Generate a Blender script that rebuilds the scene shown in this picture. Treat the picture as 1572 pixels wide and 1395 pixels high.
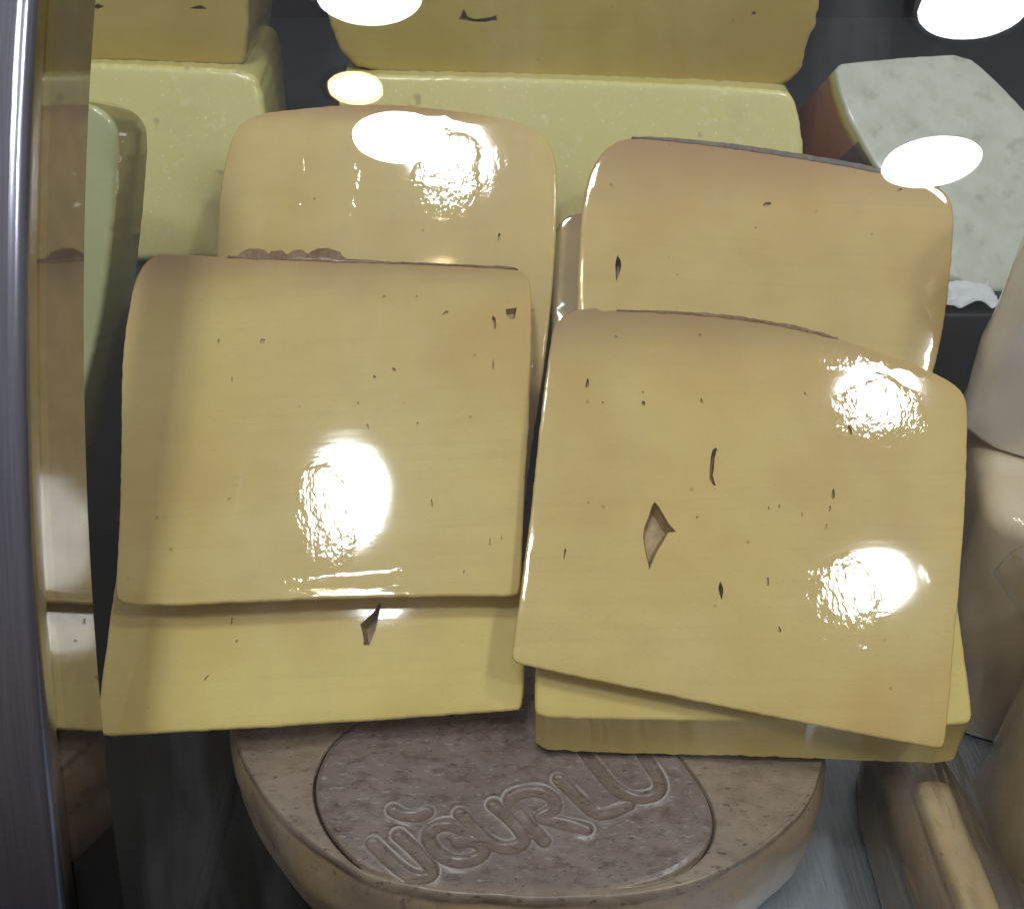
import bpy, bmesh, math, random
import numpy as np
from mathutils import Vector, Matrix, noise
from mathutils.geometry import delaunay_2d_cdt

for o in list(bpy.data.objects):
    bpy.data.objects.remove(o, do_unlink=True)
random.seed(4)
rng = np.random.default_rng(7)
SC = bpy.context.scene
COL = SC.collection
R = math.radians

# ------------------------------------------------------------------ camera
CZ = 1.37                       # phone held at this height (m); cheese deck is 0.57 below
PITCH = R(38.0)
F = 1543.0                      # focal length in photograph pixels (1572 wide)
CAM = Vector((0, 0, CZ))
FW = Vector((0, math.cos(PITCH), -math.sin(PITCH)))
UP = Vector((0, math.sin(PITCH), math.cos(PITCH)))
cd = bpy.data.cameras.new('camera')
cd.sensor_width = 36
cd.lens = F / 1572 * 36
cd.clip_start = 0.01
cd.clip_end = 100
co = bpy.data.objects.new('camera', cd)
COL.objects.link(co)
co.location = CAM
co.rotation_euler = (R(90) - PITCH, 0, 0)
SC.camera = co

# ------------------------------------------------------------------ room light, exposure
SC.view_settings.view_transform = 'Standard'
SC.view_settings.look = 'None'
SC.view_settings.gamma = 1.0
SC.view_settings.exposure = 0.28
CY = SC.cycles
CY.max_bounces = 7
CY.diffuse_bounces = 3
CY.glossy_bounces = 3
CY.transmission_bounces = 2
CY.transparent_max_bounces = 14
CY.caustics_reflective = False
CY.caustics_refractive = False
CY.use_adaptive_sampling = True
CY.adaptive_threshold = 0.025
CY.use_denoising = True
W = bpy.data.worlds.new('World')
SC.world = W
W.use_nodes = True
wn = W.node_tree.nodes
wl = W.node_tree.links
wn.clear()
wo = wn.new('ShaderNodeOutputWorld')
wb = wn.new('ShaderNodeBackground')
wt = wn.new('ShaderNodeTexCoord')
ws = wn.new('ShaderNodeSeparateXYZ')
wr = wn.new('ShaderNodeValToRGB')
wm = wn.new('ShaderNodeMapRange')
wm.inputs[1].default_value = -1
wm.inputs[2].default_value = 1
wl.new(wt.outputs['Generated'], ws.inputs[0])
wl.new(ws.outputs['Z'], wm.inputs[0])
wl.new(wm.outputs[0], wr.inputs[0])
els = wr.color_ramp.elements          # shop interior: dark floor, mid walls, pale ceiling
els[0].position = 0.30
els[0].color = (0.015, 0.012, 0.015, 1)
els[1].position = 0.85
els[1].color = (0.28, 0.28, 0.29, 1)
e = els.new(0.55)
e.color = (0.150, 0.138, 0.130, 1)
wl.new(wr.outputs[0], wb.inputs[0])
wb.inputs[1].default_value = 1.0
wl.new(wb.outputs[0], wo.inputs[0])
LAMP_COOL = 62.0
LAMP_WARM = 40.0


# ------------------------------------------------------------------ helpers
def ray(px, py):
    return FW + Vector((1, 0, 0)) * ((px - 786) / F) + UP * ((697.5 - py) / F)


def at_depth(px, py, d):
    return CAM + ray(px, py) * d


def at_z(px, py, z):            # z relative to the camera
    r = ray(px, py)
    return CAM + r * (z / r.z)


class Plane:
    """slope: angle of the face from horizontal, yaw: turn about the vertical"""
    def __init__(self, p0, slope, yaw=0.0):
        self.p0 = Vector(p0)
        s = R(slope)
        m = Matrix.Rotation(R(yaw), 3, 'Z')
        self.e1 = m @ Vector((1, 0, 0))
        self.e2 = m @ Vector((0, math.cos(s), math.sin(s)))
        self.n = self.e1.cross(self.e2)

    def off(self, d):
        q = Plane.__new__(Plane)
        q.p0 = self.p0 + self.n * d
        q.e1, q.e2, q.n = self.e1, self.e2, self.n
        return q

    def hit(self, px, py):
        r = ray(px, py)
        t = (self.p0 - CAM).dot(self.n) / r.dot(self.n)
        return CAM + r * t

    def mat(self, org):
        m = Matrix((self.e1, self.e2, self.n)).transposed().to_4x4()
        m.translation = org
        return m


def link(name, me, mat=None, parent=None):
    o = bpy.data.objects.new(name, me)
    COL.objects.link(o)
    if mat is not None:
        me.materials.append(mat)
    if parent is not None:
        o.parent = parent
    return o


def empty(name, loc, label=None, cat=None, group=None, mat=None):
    o = bpy.data.objects.new(name, None)
    COL.objects.link(o)
    o.empty_display_size = 0.02
    if mat is not None:
        o.matrix_world = mat
    else:
        o.location = loc
    tag(o, label, cat, group)
    return o


def tag(o, label=None, cat=None, group=None, kind=None):
    if label:
        o['label'] = label
    if cat:
        o['category'] = cat
    if group:
        o['group'] = group
    if kind:
        o['kind'] = kind
    return o


def mesh(name, v, f, smooth=True, sharp=None, mi=None):
    me = bpy.data.meshes.new(name)
    me.from_pydata([tuple(x) for x in v], [], [tuple(x) for x in f])
    if mi is not None:
        me.polygons.foreach_set('material_index', mi)
    me.validate()
    bm = bmesh.new()
    bm.from_mesh(me)
    bmesh.ops.recalc_face_normals(bm, faces=bm.faces)
    bm.to_mesh(me)
    bm.free()
    if smooth:
        me.polygons.foreach_set('use_smooth', [True] * len(me.polygons))
        if sharp:
            me.set_sharp_from_angle(angle=R(sharp))
    me.update()
    return me


def inside(poly, pts):
    poly = np.asarray(poly)
    pts = np.asarray(pts)
    x, y = pts[:, 0], pts[:, 1]
    res = np.zeros(len(pts), bool)
    n = len(poly)
    j = n - 1
    for i in range(n):
        xi, yi = poly[i]
        xj, yj = poly[j]
        c = ((yi > y) != (yj > y)) & (x < (xj - xi) * (y - yi) / (yj - yi + 1e-15) + xi)
        res ^= c
        j = i
    return res


def segdist(poly, pts, closed=True):
    """distance of each point to a polyline"""
    poly = np.asarray(poly, float)
    pts = np.asarray(pts, float)
    d = np.full(len(pts), 1e9)
    n = len(poly)
    for i in range(n if closed else n - 1):
        a, b = poly[i], poly[(i + 1) % n]
        ab = b - a
        t = np.clip(((pts - a) @ ab) / (ab @ ab + 1e-15), 0, 1)
        q = a + t[:, None] * ab
        d = np.minimum(d, np.hypot(*(pts - q).T))
    return d


def chaikin(p, n=2, q=0.25):
    p = np.asarray(p, float)
    for _ in range(n):
        a = p * (1 - q) + np.roll(p, -1, 0) * q
        b = p * q + np.roll(p, -1, 0) * (1 - q)
        p = np.stack([a, b], 1).reshape(-1, 2)
    return p


def resample(p, step):
    p = np.vstack([p, p[:1]])
    s = np.r_[0, np.cumsum(np.hypot(*np.diff(p, axis=0).T))]
    n = max(8, int(round(s[-1] / step)))
    t = np.linspace(0, s[-1], n, endpoint=False)
    return np.c_[np.interp(t, s, p[:, 0]), np.interp(t, s, p[:, 1])]


def area(p):
    x, y = np.asarray(p).T
    return 0.5 * np.sum(x * np.roll(y, -1) - np.roll(x, -1) * y)


def normals(p):
    t = np.roll(p, -1, 0) - np.roll(p, 1, 0)
    t /= np.hypot(*t.T)[:, None] + 1e-12
    return np.c_[t[:, 1], -t[:, 0]]      # outward for ccw


# ------------------------------------------------------------------ materials
class NT:
    def __init__(self, name):
        self.m = bpy.data.materials.new(name)
        self.m.use_nodes = True
        self.t = self.m.node_tree
        self.t.nodes.clear()
        self.out = self.t.nodes.new('ShaderNodeOutputMaterial')

    def n(self, kind, **kw):
        x = self.t.nodes.new('ShaderNode' + kind)
        for k, v in kw.items():
            if k.startswith('i_'):
                x.inputs[k[2:].replace('_', ' ')].default_value = v
            else:
                setattr(x, k, v)
        return x

    def l(self, a, b):
        self.t.links.new(a, b)

    def noise(self, coord, scale, detail=4, rough=0.55, stretch=None):
        x = self.n('TexNoise')
        x.inputs['Scale'].default_value = scale
        x.inputs['Detail'].default_value = detail
        x.inputs['Roughness'].default_value = rough
        if stretch:
            mp = self.n('Mapping')
            mp.inputs['Scale'].default_value = stretch
            self.l(coord, mp.inputs[0])
            coord = mp.outputs[0]
        self.l(coord, x.inputs['Vector'])
        return x.outputs['Fac']

    def ramp(self, fac, stops):
        x = self.n('ValToRGB')
        es = x.color_ramp.elements
        es[0].position, es[0].color = stops[0][0], tuple(stops[0][1]) + (1,)
        es[1].position, es[1].color = stops[-1][0], tuple(stops[-1][1]) + (1,)
        for p, c in stops[1:-1]:
            k = es.new(p)
            k.color = tuple(c) + (1,)
        self.l(fac, x.inputs[0])
        return x.outputs[0]

    def mix(self, fac, a, b, mode='MIX'):
        x = self.n('Mix', data_type='RGBA', blend_type=mode)
        for s, v in ((x.inputs[0], fac), (x.inputs[6], a), (x.inputs[7], b)):
            if isinstance(v, (int, float)):
                s.default_value = v
            elif isinstance(v, tuple):
                s.default_value = v + (1,) if len(v) == 3 else v
            else:
                self.l(v, s)
        return x.outputs[2]

    def math(self, op, a, b=0.0, clamp=False):
        x = self.n('Math', operation=op, use_clamp=clamp)
        for s, v in zip(x.inputs, (a, b)):
            if isinstance(v, (int, float)):
                s.default_value = v
            else:
                self.l(v, s)
        return x.outputs[0]

    def rng(self, v, a, b, c=0.0, d=1.0):
        x = self.n('MapRange', clamp=True)
        x.interpolation_type = 'SMOOTHSTEP'
        for s, k in zip(list(x.inputs)[1:5], (a, b, c, d)):
            s.default_value = k
        self.l(v, x.inputs[0])
        return x.outputs[0]

    def bump(self, h, strength, dist, normal=None):
        x = self.n('Bump')
        x.inputs['Strength'].default_value = strength
        x.inputs['Distance'].default_value = dist
        self.l(h, x.inputs['Height'])
        if normal is not None:
            self.l(normal, x.inputs['Normal'])
        return x.outputs[0]

    def coord(self, which='Object'):
        return self.n('TexCoord').outputs[which]

    def principled(self, **kw):
        p = self.n('BsdfPrincipled')
        for k, v in kw.items():
            s = p.inputs[k.replace('_', ' ')]
            if hasattr(v, 'is_linked'):
                self.l(v, s)
            elif isinstance(v, tuple) and len(v) == 3 and s.type == 'RGBA':
                s.default_value = v + (1,)
            else:
                s.default_value = v
        return p

    def done(self, sh):
        self.l(sh, self.out.inputs[0])
        return self.m


def cheese_mat(name, a, b, brown, top, band=0.03, crinkle=0.5, seed=0.0, coat=1.0, rough=0.052, patches=(), side=None, sss=0.3):
    """wrapped cheese: two tones, browner towards the rind at local y = top, glossy film as coat"""
    t = NT(name)
    c = t.coord()
    mp = t.n('Mapping')
    mp.inputs['Location'].default_value = (seed, seed * 1.7, 0)
    t.l(c, mp.inputs[0])
    c2 = mp.outputs[0]
    n1 = t.noise(c2, 9, 3, 0.5, (1.0, 1.5, 1))
    n2 = t.noise(c2, 45, 4, 0.55, (0.9, 1.2, 1))
    n3 = t.noise(c2, 800, 2, 0.5)
    base = t.mix(t.rng(n1, 0.36, 0.66), a, b)
    dark = (a[0] * 0.80, a[1] * 0.74, a[2] * 0.66)
    base = t.mix(t.math('MULTIPLY', t.rng(n2, 0.40, 0.72), 0.22), base, dark)
    n4 = t.noise(c2, 5, 3, 0.6)
    base = t.mix(t.math('MULTIPLY', t.rng(n4, 0.42, 0.66), 0.75), base, (a[0] * 0.86, a[1] * 0.77, a[2] * 0.70))
    n5 = t.noise(c2, 45, 3, 0.6, (0.10, 5.0, 1))
    base = t.mix(t.math('MULTIPLY', t.rng(n5, 0.48, 0.72), 0.16), base, dark)
    base = t.mix(t.math('MULTIPLY', t.rng(n3, 0.5, 0.8), 0.16), base, brown)
    sp = t.n('SeparateXYZ')
    t.l(c, sp.inputs[0])
    yy = t.math('ADD', sp.outputs['Y'], t.math('MULTIPLY', t.math('SUBTRACT', n1, 0.5), 0.03))
    g = t.rng(yy, top - band, top + 0.002)
    g = t.math('MULTIPLY', g, g)
    base = t.mix(t.math('MULTIPLY', g, 0.95), base, brown)
    if side:
        base = t.mix(t.rng(sp.outputs['Z'], -0.006, -0.003, 1, 0), base, side)  # darker sides: rind tone plus shade painted into the colour
    # tiny pin holes
    vo = t.n('TexVoronoi', feature='F1')
    vo.inputs['Scale'].default_value = 62
    t.l(c2, vo.inputs['Vector'])
    pin = t.math('MULTIPLY', t.rng(vo.outputs['Distance'], 0.055, 0.085, 1, 0), t.rng(t.noise(c2, 31, 1), 0.53, 0.58))
    base = t.mix(t.math('MULTIPLY', pin, 0.4), base, tuple(x * 0.35 for x in brown))
    # the film: taut and smooth in most places, crinkled in the patches given (local x, y, rx, ry)
    mk = t.math('MULTIPLY', t.rng(t.noise(c2, 14, 2, 0.6), 0.60, 0.68), 0.30)
    for cx, cy, rx, ry in patches:
        m_ = t.n('Mapping', vector_type='TEXTURE')
        m_.inputs['Location'].default_value = (cx, cy, 0)
        m_.inputs['Scale'].default_value = (rx, ry, 1)
        t.l(c, m_.inputs[0])
        ln = t.n('VectorMath', operation='LENGTH')
        t.l(m_.outputs[0], ln.inputs[0])
        dd = t.math('ADD', ln.outputs['Value'], t.math('MULTIPLY', t.math('SUBTRACT', n2, 0.5), 1.4))
        mk = t.math('MAXIMUM', mk, t.rng(dd, 0.70, 1.0, 1, 0))
    cr = t.noise(c2, 210, 2, 0.6, (1.0, 0.55, 1))
    h = t.math('MULTIPLY', cr, mk)
    st_ = t.noise(c2, 60, 2, 0.5, (0.10, 3.0, 1))
    cn = t.bump(st_, 0.6, 0.000025)
    cn = t.bump(h, 1.0, 0.00021 * crinkle, cn)
    p = t.principled(Base_Color=base, Roughness=0.42, IOR=1.4, Coat_Weight=coat, Coat_Roughness=rough, Coat_IOR=1.5,
                     Subsurface_Weight=sss, Subsurface_Radius=(1.0, 0.62, 0.22), Subsurface_Scale=0.005, Coat_Normal=cn)
    p.inputs['Specular IOR Level'].default_value = 0.25
    return t.done(p.outputs[0])


def rind_mat(name, a, b, dark, coat=0.6, scale=1.0, bump=0.6, rough=0.55):
    t = NT(name)
    c = t.coord()
    n1 = t.noise(c, 22 * scale, 6, 0.62)
    n2 = t.noise(c, 150 * scale, 5, 0.65, (1, 0.5, 1))
    base = t.mix(t.rng(n1, 0.35, 0.65), a, b)
    base = t.mix(t.math('MULTIPLY', t.rng(n2, 0.50, 0.72), 0.75), base, dark)
    p = t.principled(Base_Color=base, Roughness=rough, Coat_Weight=coat, Coat_Roughness=0.12,
                     Normal=t.bump(n2, bump, 0.0012))
    p.inputs['Specular IOR Level'].default_value = 0.3
    return t.done(p.outputs[0])


def glass_mat(name, tint=(0.97, 0.985, 0.98)):
    t = NT(name)
    g = t.n('NewGeometry')
    d = t.n('VectorMath', operation='DOT_PRODUCT')
    t.l(g.outputs['Normal'], d.inputs[0])
    t.l(g.outputs['Incoming'], d.inputs[1])
    c = t.math('ABSOLUTE', d.outputs['Value'])
    f = t.math('POWER', t.math('SUBTRACT', 1.0, c), 5.0)
    f = t.math('ADD', t.math('MULTIPLY', f, 0.96), 0.04)
    tr = t.n('BsdfTransparent')
    tr.inputs[0].default_value = tint + (1,)
    gl = t.n('BsdfGlossy')
    gl.inputs['Roughness'].default_value = 0.012
    mx = t.n('MixShader')
    t.l(f, mx.inputs[0])
    t.l(tr.outputs[0], mx.inputs[1])
    t.l(gl.outputs[0], mx.inputs[2])
    co_ = t.coord()
    sm = t.noise(co_, 9, 4, 0.65, (3.2, 0.55, 0.55))   # pale streaks down the pane: haze of reflected light put into the colour
    df = t.n('BsdfDiffuse')
    df.inputs[0].default_value = (0.72, 0.73, 0.78, 1)
    m2 = t.n('MixShader')
    t.l(t.rng(sm, 0.48, 0.80, 0.001, 0.030), m2.inputs[0])
    t.l(mx.outputs[0], m2.inputs[1])
    t.l(df.outputs[0], m2.inputs[2])
    return t.done(m2.outputs[0])


def film_mat(name, milky=0.06, bump=0.8, scale=60, tint=(0.97, 0.965, 0.955)):
    t = NT(name)
    c = t.coord()
    w1 = t.noise(c, scale, 5, 0.65, (1, 0.35, 1))
    w2 = t.noise(c, scale * 6, 3, 0.6, (1, 0.5, 1))
    nb = t.bump(t.math('ADD', w1, t.math('MULTIPLY', w2, 0.25)), bump, 0.004)
    lw = t.n('LayerWeight')
    lw.inputs[0].default_value = 0.32
    t.l(nb, lw.inputs['Normal'])
    tr = t.n('BsdfTransparent')
    tr.inputs[0].default_value = tint + (1,)
    gl = t.n('BsdfGlossy')
    gl.inputs['Roughness'].default_value = 0.07
    t.l(nb, gl.inputs['Normal'])
    df = t.n('BsdfDiffuse')
    df.inputs[0].default_value = (0.7, 0.7, 0.7, 1)
    t.l(nb, df.inputs['Normal'])
    a = t.n('MixShader')
    t.l(t.math('ADD', t.math('MULTIPLY', lw.outputs['Fresnel'], 0.30), 0.02, True), a.inputs[0])
    t.l(tr.outputs[0], a.inputs[1])
    t.l(gl.outputs[0], a.inputs[2])
    b = t.n('MixShader')
    t.l(t.math('MULTIPLY', t.rng(w1, 0.4, 0.75), milky * 2.0), b.inputs[0])
    t.l(a.outputs[0], b.inputs[1])
    t.l(df.outputs[0], b.inputs[2])
    return t.done(b.outputs[0])


def metal_mat(name, col, rough, brush=None, bump=0.05):
    t = NT(name)
    c = t.coord()
    n = t.noise(c, 60, 4, 0.6, brush or (1, 1, 1))
    n2 = t.noise(c, 9, 3)
    p = t.principled(Base_Color=t.mix(t.rng(n, 0.3, 0.7), tuple(x * 0.82 for x in col), col), Metallic=1.0,
                     Roughness=t.math('ADD', t.math('MULTIPLY', n2, rough * 0.5), rough * 0.75),
                     Normal=t.bump(n, bump, 0.001))
    return t.done(p.outputs[0])


def plain_mat(name, col, rough=0.5, spec=0.5, var=0.25, scale=30, coat=0.0):
    t = NT(name)
    c = t.coord()
    n = t.noise(c, scale, 5, 0.6)
    p = t.principled(Base_Color=t.mix(t.rng(n, 0.3, 0.7), col, tuple(x * (1 - var) for x in col)), Roughness=rough,
                     Coat_Weight=coat, Normal=t.bump(n, 0.15, 0.001))
    p.inputs['Specular IOR Level'].default_value = spec
    return t.done(p.outputs[0])


M_HOLE = plain_mat('hole_wall', (0.50, 0.33, 0.14), 0.4, 0.4, 0.35, 220)  # browner than the cheese: darkness inside the holes put into the colour

# ------------------------------------------------------------------ slab builder
def slab_mesh(name, P2, t, r=0.004, holes=(), back=None, wav=3.0e-5, seed=0.0, step=0.0022, jit=0.00025, nseg=5, grid=0.005):
    """P2: outline in local metres (front plane z=0), extruded to z=-t.  holes: [(polygon, depth)]
    back: function (x,y)->(x,y) that moves the rear outline"""
    P2 = np.asarray(P2, float)
    if area(P2) < 0:
        P2 = P2[::-1]
    P2 = resample(P2, step)
    nr = normals(P2)
    j = np.array([noise.noise((p[0] * 160 + seed, p[1] * 160, seed)) + 0.5 * noise.noise((p[0] * 420, p[1] * 420, seed)) for p in P2])
    P2 = P2 + nr * (j * jit)[:, None]
    nr = normals(P2)
    N = len(P2)
    rings = []
    for k in range(nseg + 1):
        a = k / nseg * math.pi / 2
        rings.append((P2 - nr * (r * (1 - math.sin(a))), -r * (1 - math.cos(a)), 0.0))
    rb = min(r, t * 0.4)
    for k in range(nseg + 1):
        a = k / nseg * math.pi / 2
        rings.append((P2 - nr * (rb * (1 - math.cos(a))), -t + rb * (1 - math.sin(a)), 1.0))
    V = []
    for q, z, bk in rings:
        for x, y in q:
            if bk and back:
                x, y = back(x, y)
            V.append((x, y, z))
    Fc = []
    for k in range(len(rings) - 1):
        for i in range(N):
            i2 = (i + 1) % N
            Fc.append((k * N + i, k * N + i2, (k + 1) * N + i2, (k + 1) * N + i))
    last = (len(rings) - 1) * N
    Fc.append(tuple(range(last, last + N)))
    # front cap: constrained Delaunay with real holes
    cap = rings[0][0]
    lo, hi = cap.min(0), cap.max(0)
    gx, gy = np.meshgrid(np.arange(lo[0], hi[0], grid), np.arange(lo[1], hi[1], grid))
    gp = np.c_[gx.ravel(), gy.ravel()] + rng.normal(0, grid * 0.12, (gx.size, 2))
    ok = inside(cap, gp) & (segdist(cap, gp) > grid * 0.55)
    hp = []
    for h, dep in holes:
        h = np.asarray(h, float)
        if area(h) < 0:
            h = h[::-1]
        if not inside(cap, h).all() or segdist(cap, h).min() < 0.0006:
            continue
        if any(inside(h2, h).any() or inside(h, h2).any() for h2, _ in hp):
            continue
        ok &= ~inside(h, gp) & (segdist(h, gp) > grid * 0.18)
        hp.append((h, dep))
    gp = gp[ok]
    S = 1000.0
    pts = [Vector(p * S) for p in cap]
    edges = [(i, (i + 1) % N) for i in range(N)]
    for h, _ in hp:
        b = len(pts)
        pts += [Vector(p * S) for p in h]
        edges += [(b + i, b + (i + 1) % len(h)) for i in range(len(h))]
    pts += [Vector(p * S) for p in gp]
    ov, oe, of, ovi, _, _ = delaunay_2d_cdt(pts, edges, [], 0, 1e-5)
    hole_start = []
    b = N
    for h, _ in hp:
        hole_start.append(b)
        b += len(h)
    idx = {}
    base = len(V)
    newv = []
    in2out = {}
    for k, q in enumerate(ov):
        src = ovi[k]
        if src and min(src) < N:
            idx[k] = min(src)
        else:
            idx[k] = base + len(newv)
            x, y = q.x / S, q.y / S
            newv.append((x, y))
        for s_ in src:
            in2out[s_] = idx[k]
    nv = np.array(newv)
    dd = segdist(cap, nv)
    for (x, y), d in zip(newv, dd):
        fall = min(1.0, d / 0.02)
        z = wav * fall * (noise.noise((x * 28 + seed, y * 28, seed)) * 2 + noise.noise((x * 9, y * 9 + seed, 3.1)) * 5)
        V.append((x, y, z))
    cen = np.array([[(ov[a].x + ov[b_].x + ov[c].x) / 3 / S, (ov[a].y + ov[b_].y + ov[c].y) / 3 / S] for a, b_, c in of])
    keep = inside(cap, cen)
    for h, _ in hp:
        keep &= ~inside(h, cen)
    for kf, tri in zip(keep, of):
        if kf:
            Fc.append(tuple(idx[a] for a in tri))
    # hole walls
    nface = len(Fc)
    for (h, dep), b in zip(hp, hole_start):
        n = len(h)
        top = [in2out[b + i] for i in range(n)]
        c = h.mean(0)
        prev = top
        for fr, sc in ((0.45, 0.93), (1.0, 0.70)):
            st = len(V)
            for p in h:
                q = c + (p - c) * sc
                V.append((q[0], q[1], -dep * fr))
            cur = list(range(st, st + n))
            for i in range(n):
                i2 = (i + 1) % n
                Fc.append((prev[i], prev[i2], cur[i2], cur[i]))
            prev = cur
        Fc.append(tuple(prev))
    return mesh(name, V, Fc, True, 42, [0] * nface + [1] * (len(Fc) - nface))


def lens(cx, cy, ang, ln, w, bend=0.0, n=5):
    """small slit outline in pixels; ang from the vertical"""
    a = R(ang)
    d = np.array([math.sin(a), -math.cos(a)])
    q = np.array([d[1], -d[0]])
    top, bot = [], []
    for i in range(n + 1):
        s = i / n * 2 - 1
        wd = w / 2 * (1 - s * s) ** 0.6 * (1 + 0.25 * math.sin(3.1 * s + cx))
        c = np.array([cx, cy]) + d * (s * ln / 2) + q * bend * (s * s)
        top.append(c + q * wd)
        bot.append(c - q * wd)
    return np.array(top + bot[-2:0:-1])


def make_slab(name, label, outline, pl, t, mat, holes=(), back=None, soft=2, cat='cheese', group=None, r=0.0020, wav=3e-5, seed=0.0,
              extra=None, jit=0.00035, bend=None):
    """outline, holes in photograph pixels on plane pl"""
    O2 = chaikin(outline, soft, 0.22) if soft else np.asarray(outline, float)
    W3 = [pl.hit(*p) for p in O2]
    org = sum(W3, Vector()) / len(W3)
    inv = pl.mat(org).inverted()
    loc = lambda p: tuple((inv @ pl.hit(*p))[:2])
    P2 = [loc(p) for p in O2]
    hs = [([loc(p) for p in h], d) for h, d in holes]
    root = empty(name, org, label, cat, group, pl.mat(org))
    me = slab_mesh(name + '_body', P2, t, r, hs, back, wav, seed, jit=jit)
    if bend:                                         # bent along its height to stretch or shrink the lamp glare
        k_, (bx_, by_) = bend
        y0 = loc((bx_, by_))[1]
        for v in me.vertices:
            v.co.z += k_ * (v.co.y - y0) ** 2
    top = max(p[1] for p in P2)
    body = link('cheese_body', me, mat(top, loc) if callable(mat) else mat, root)
    me.materials.append(M_HOLE)
    return root, loc, P2


# ------------------------------------------------------------------ setting heights (relative to camera)
ZW = -0.482      # top of the stamped wheel
ZD = -0.570      # steel deck
ZS = -0.362      # back step of the display
YS = 0.624


def W3(x, y, z):
    return (x, y, CZ + z)


def box(name, lo, hi, mat, parent=None, bev=0.0, seg=3):
    bm = bmesh.new()
    bmesh.ops.create_cube(bm, size=1)
    lo, hi = Vector(lo), Vector(hi)
    for v in bm.verts:
        v.co = Vector([lo[i] + (v.co[i] + 0.5) * (hi[i] - lo[i]) for i in range(3)])
    if bev:
        bmesh.ops.bevel(bm, geom=bm.edges[:], offset=bev, segments=seg, affect='EDGES', profile=0.5)
    me = bpy.data.meshes.new(name)
    bm.to_mesh(me)
    bm.free()
    if bev:
        me.polygons.foreach_set('use_smooth', [True] * len(me.polygons))
        me.set_sharp_from_angle(angle=R(40))
    return link(name, me, mat, parent)


M_STEEL = metal_mat('brushed_steel', (0.62, 0.68, 0.76), 0.42, (9.0, 0.6, 1), 0.25)
M_DARKSTEP = plain_mat('dark_step', (0.035, 0.036, 0.040), 0.35, 0.4)
M_BACK = plain_mat('dark_back', (0.014, 0.013, 0.018), 0.4, 0.3)
M_BLACK = plain_mat('black_plastic', (0.007, 0.007, 0.006), 0.30, 0.16)

tag(box('deck', W3(-0.75, -0.02, ZD - 0.03), W3(0.75, YS - 0.002, ZD), M_STEEL), kind='structure')
tag(box('back_step', W3(-0.75, YS, ZD - 0.03), W3(0.75, 1.40, ZS), M_DARKSTEP, bev=0.003), kind='structure')
tag(box('back_panel', W3(-0.75, 1.402, ZD - 0.03), W3(0.75, 1.42, 0.10), M_BACK), kind='structure')

# black tray left of the stamped wheel
tr = empty('black_tray', W3(-0.30, 0.33, ZD), 'shallow black plastic tray on the deck under the stamped wheel and left of it', 'tray')
bp = (-0.30, 0.33, CZ + ZD)


def lbox(name, lo, hi, mat, parent, bev=0):
    b = parent.location
    return box(name, Vector(W3(*lo)) - b, Vector(W3(*hi)) - b, mat, parent, bev)


lbox('tray_base', (-0.50, 0.05, ZD + 0.001), (0.100, 0.621, ZD + 0.005), M_BLACK, tr, 0.001)
lbox('tray_rib', (-0.184, 0.05, ZD + 0.0052), (-0.176, 0.621, ZD + 0.011), M_BLACK, tr, 0.0025)

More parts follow.
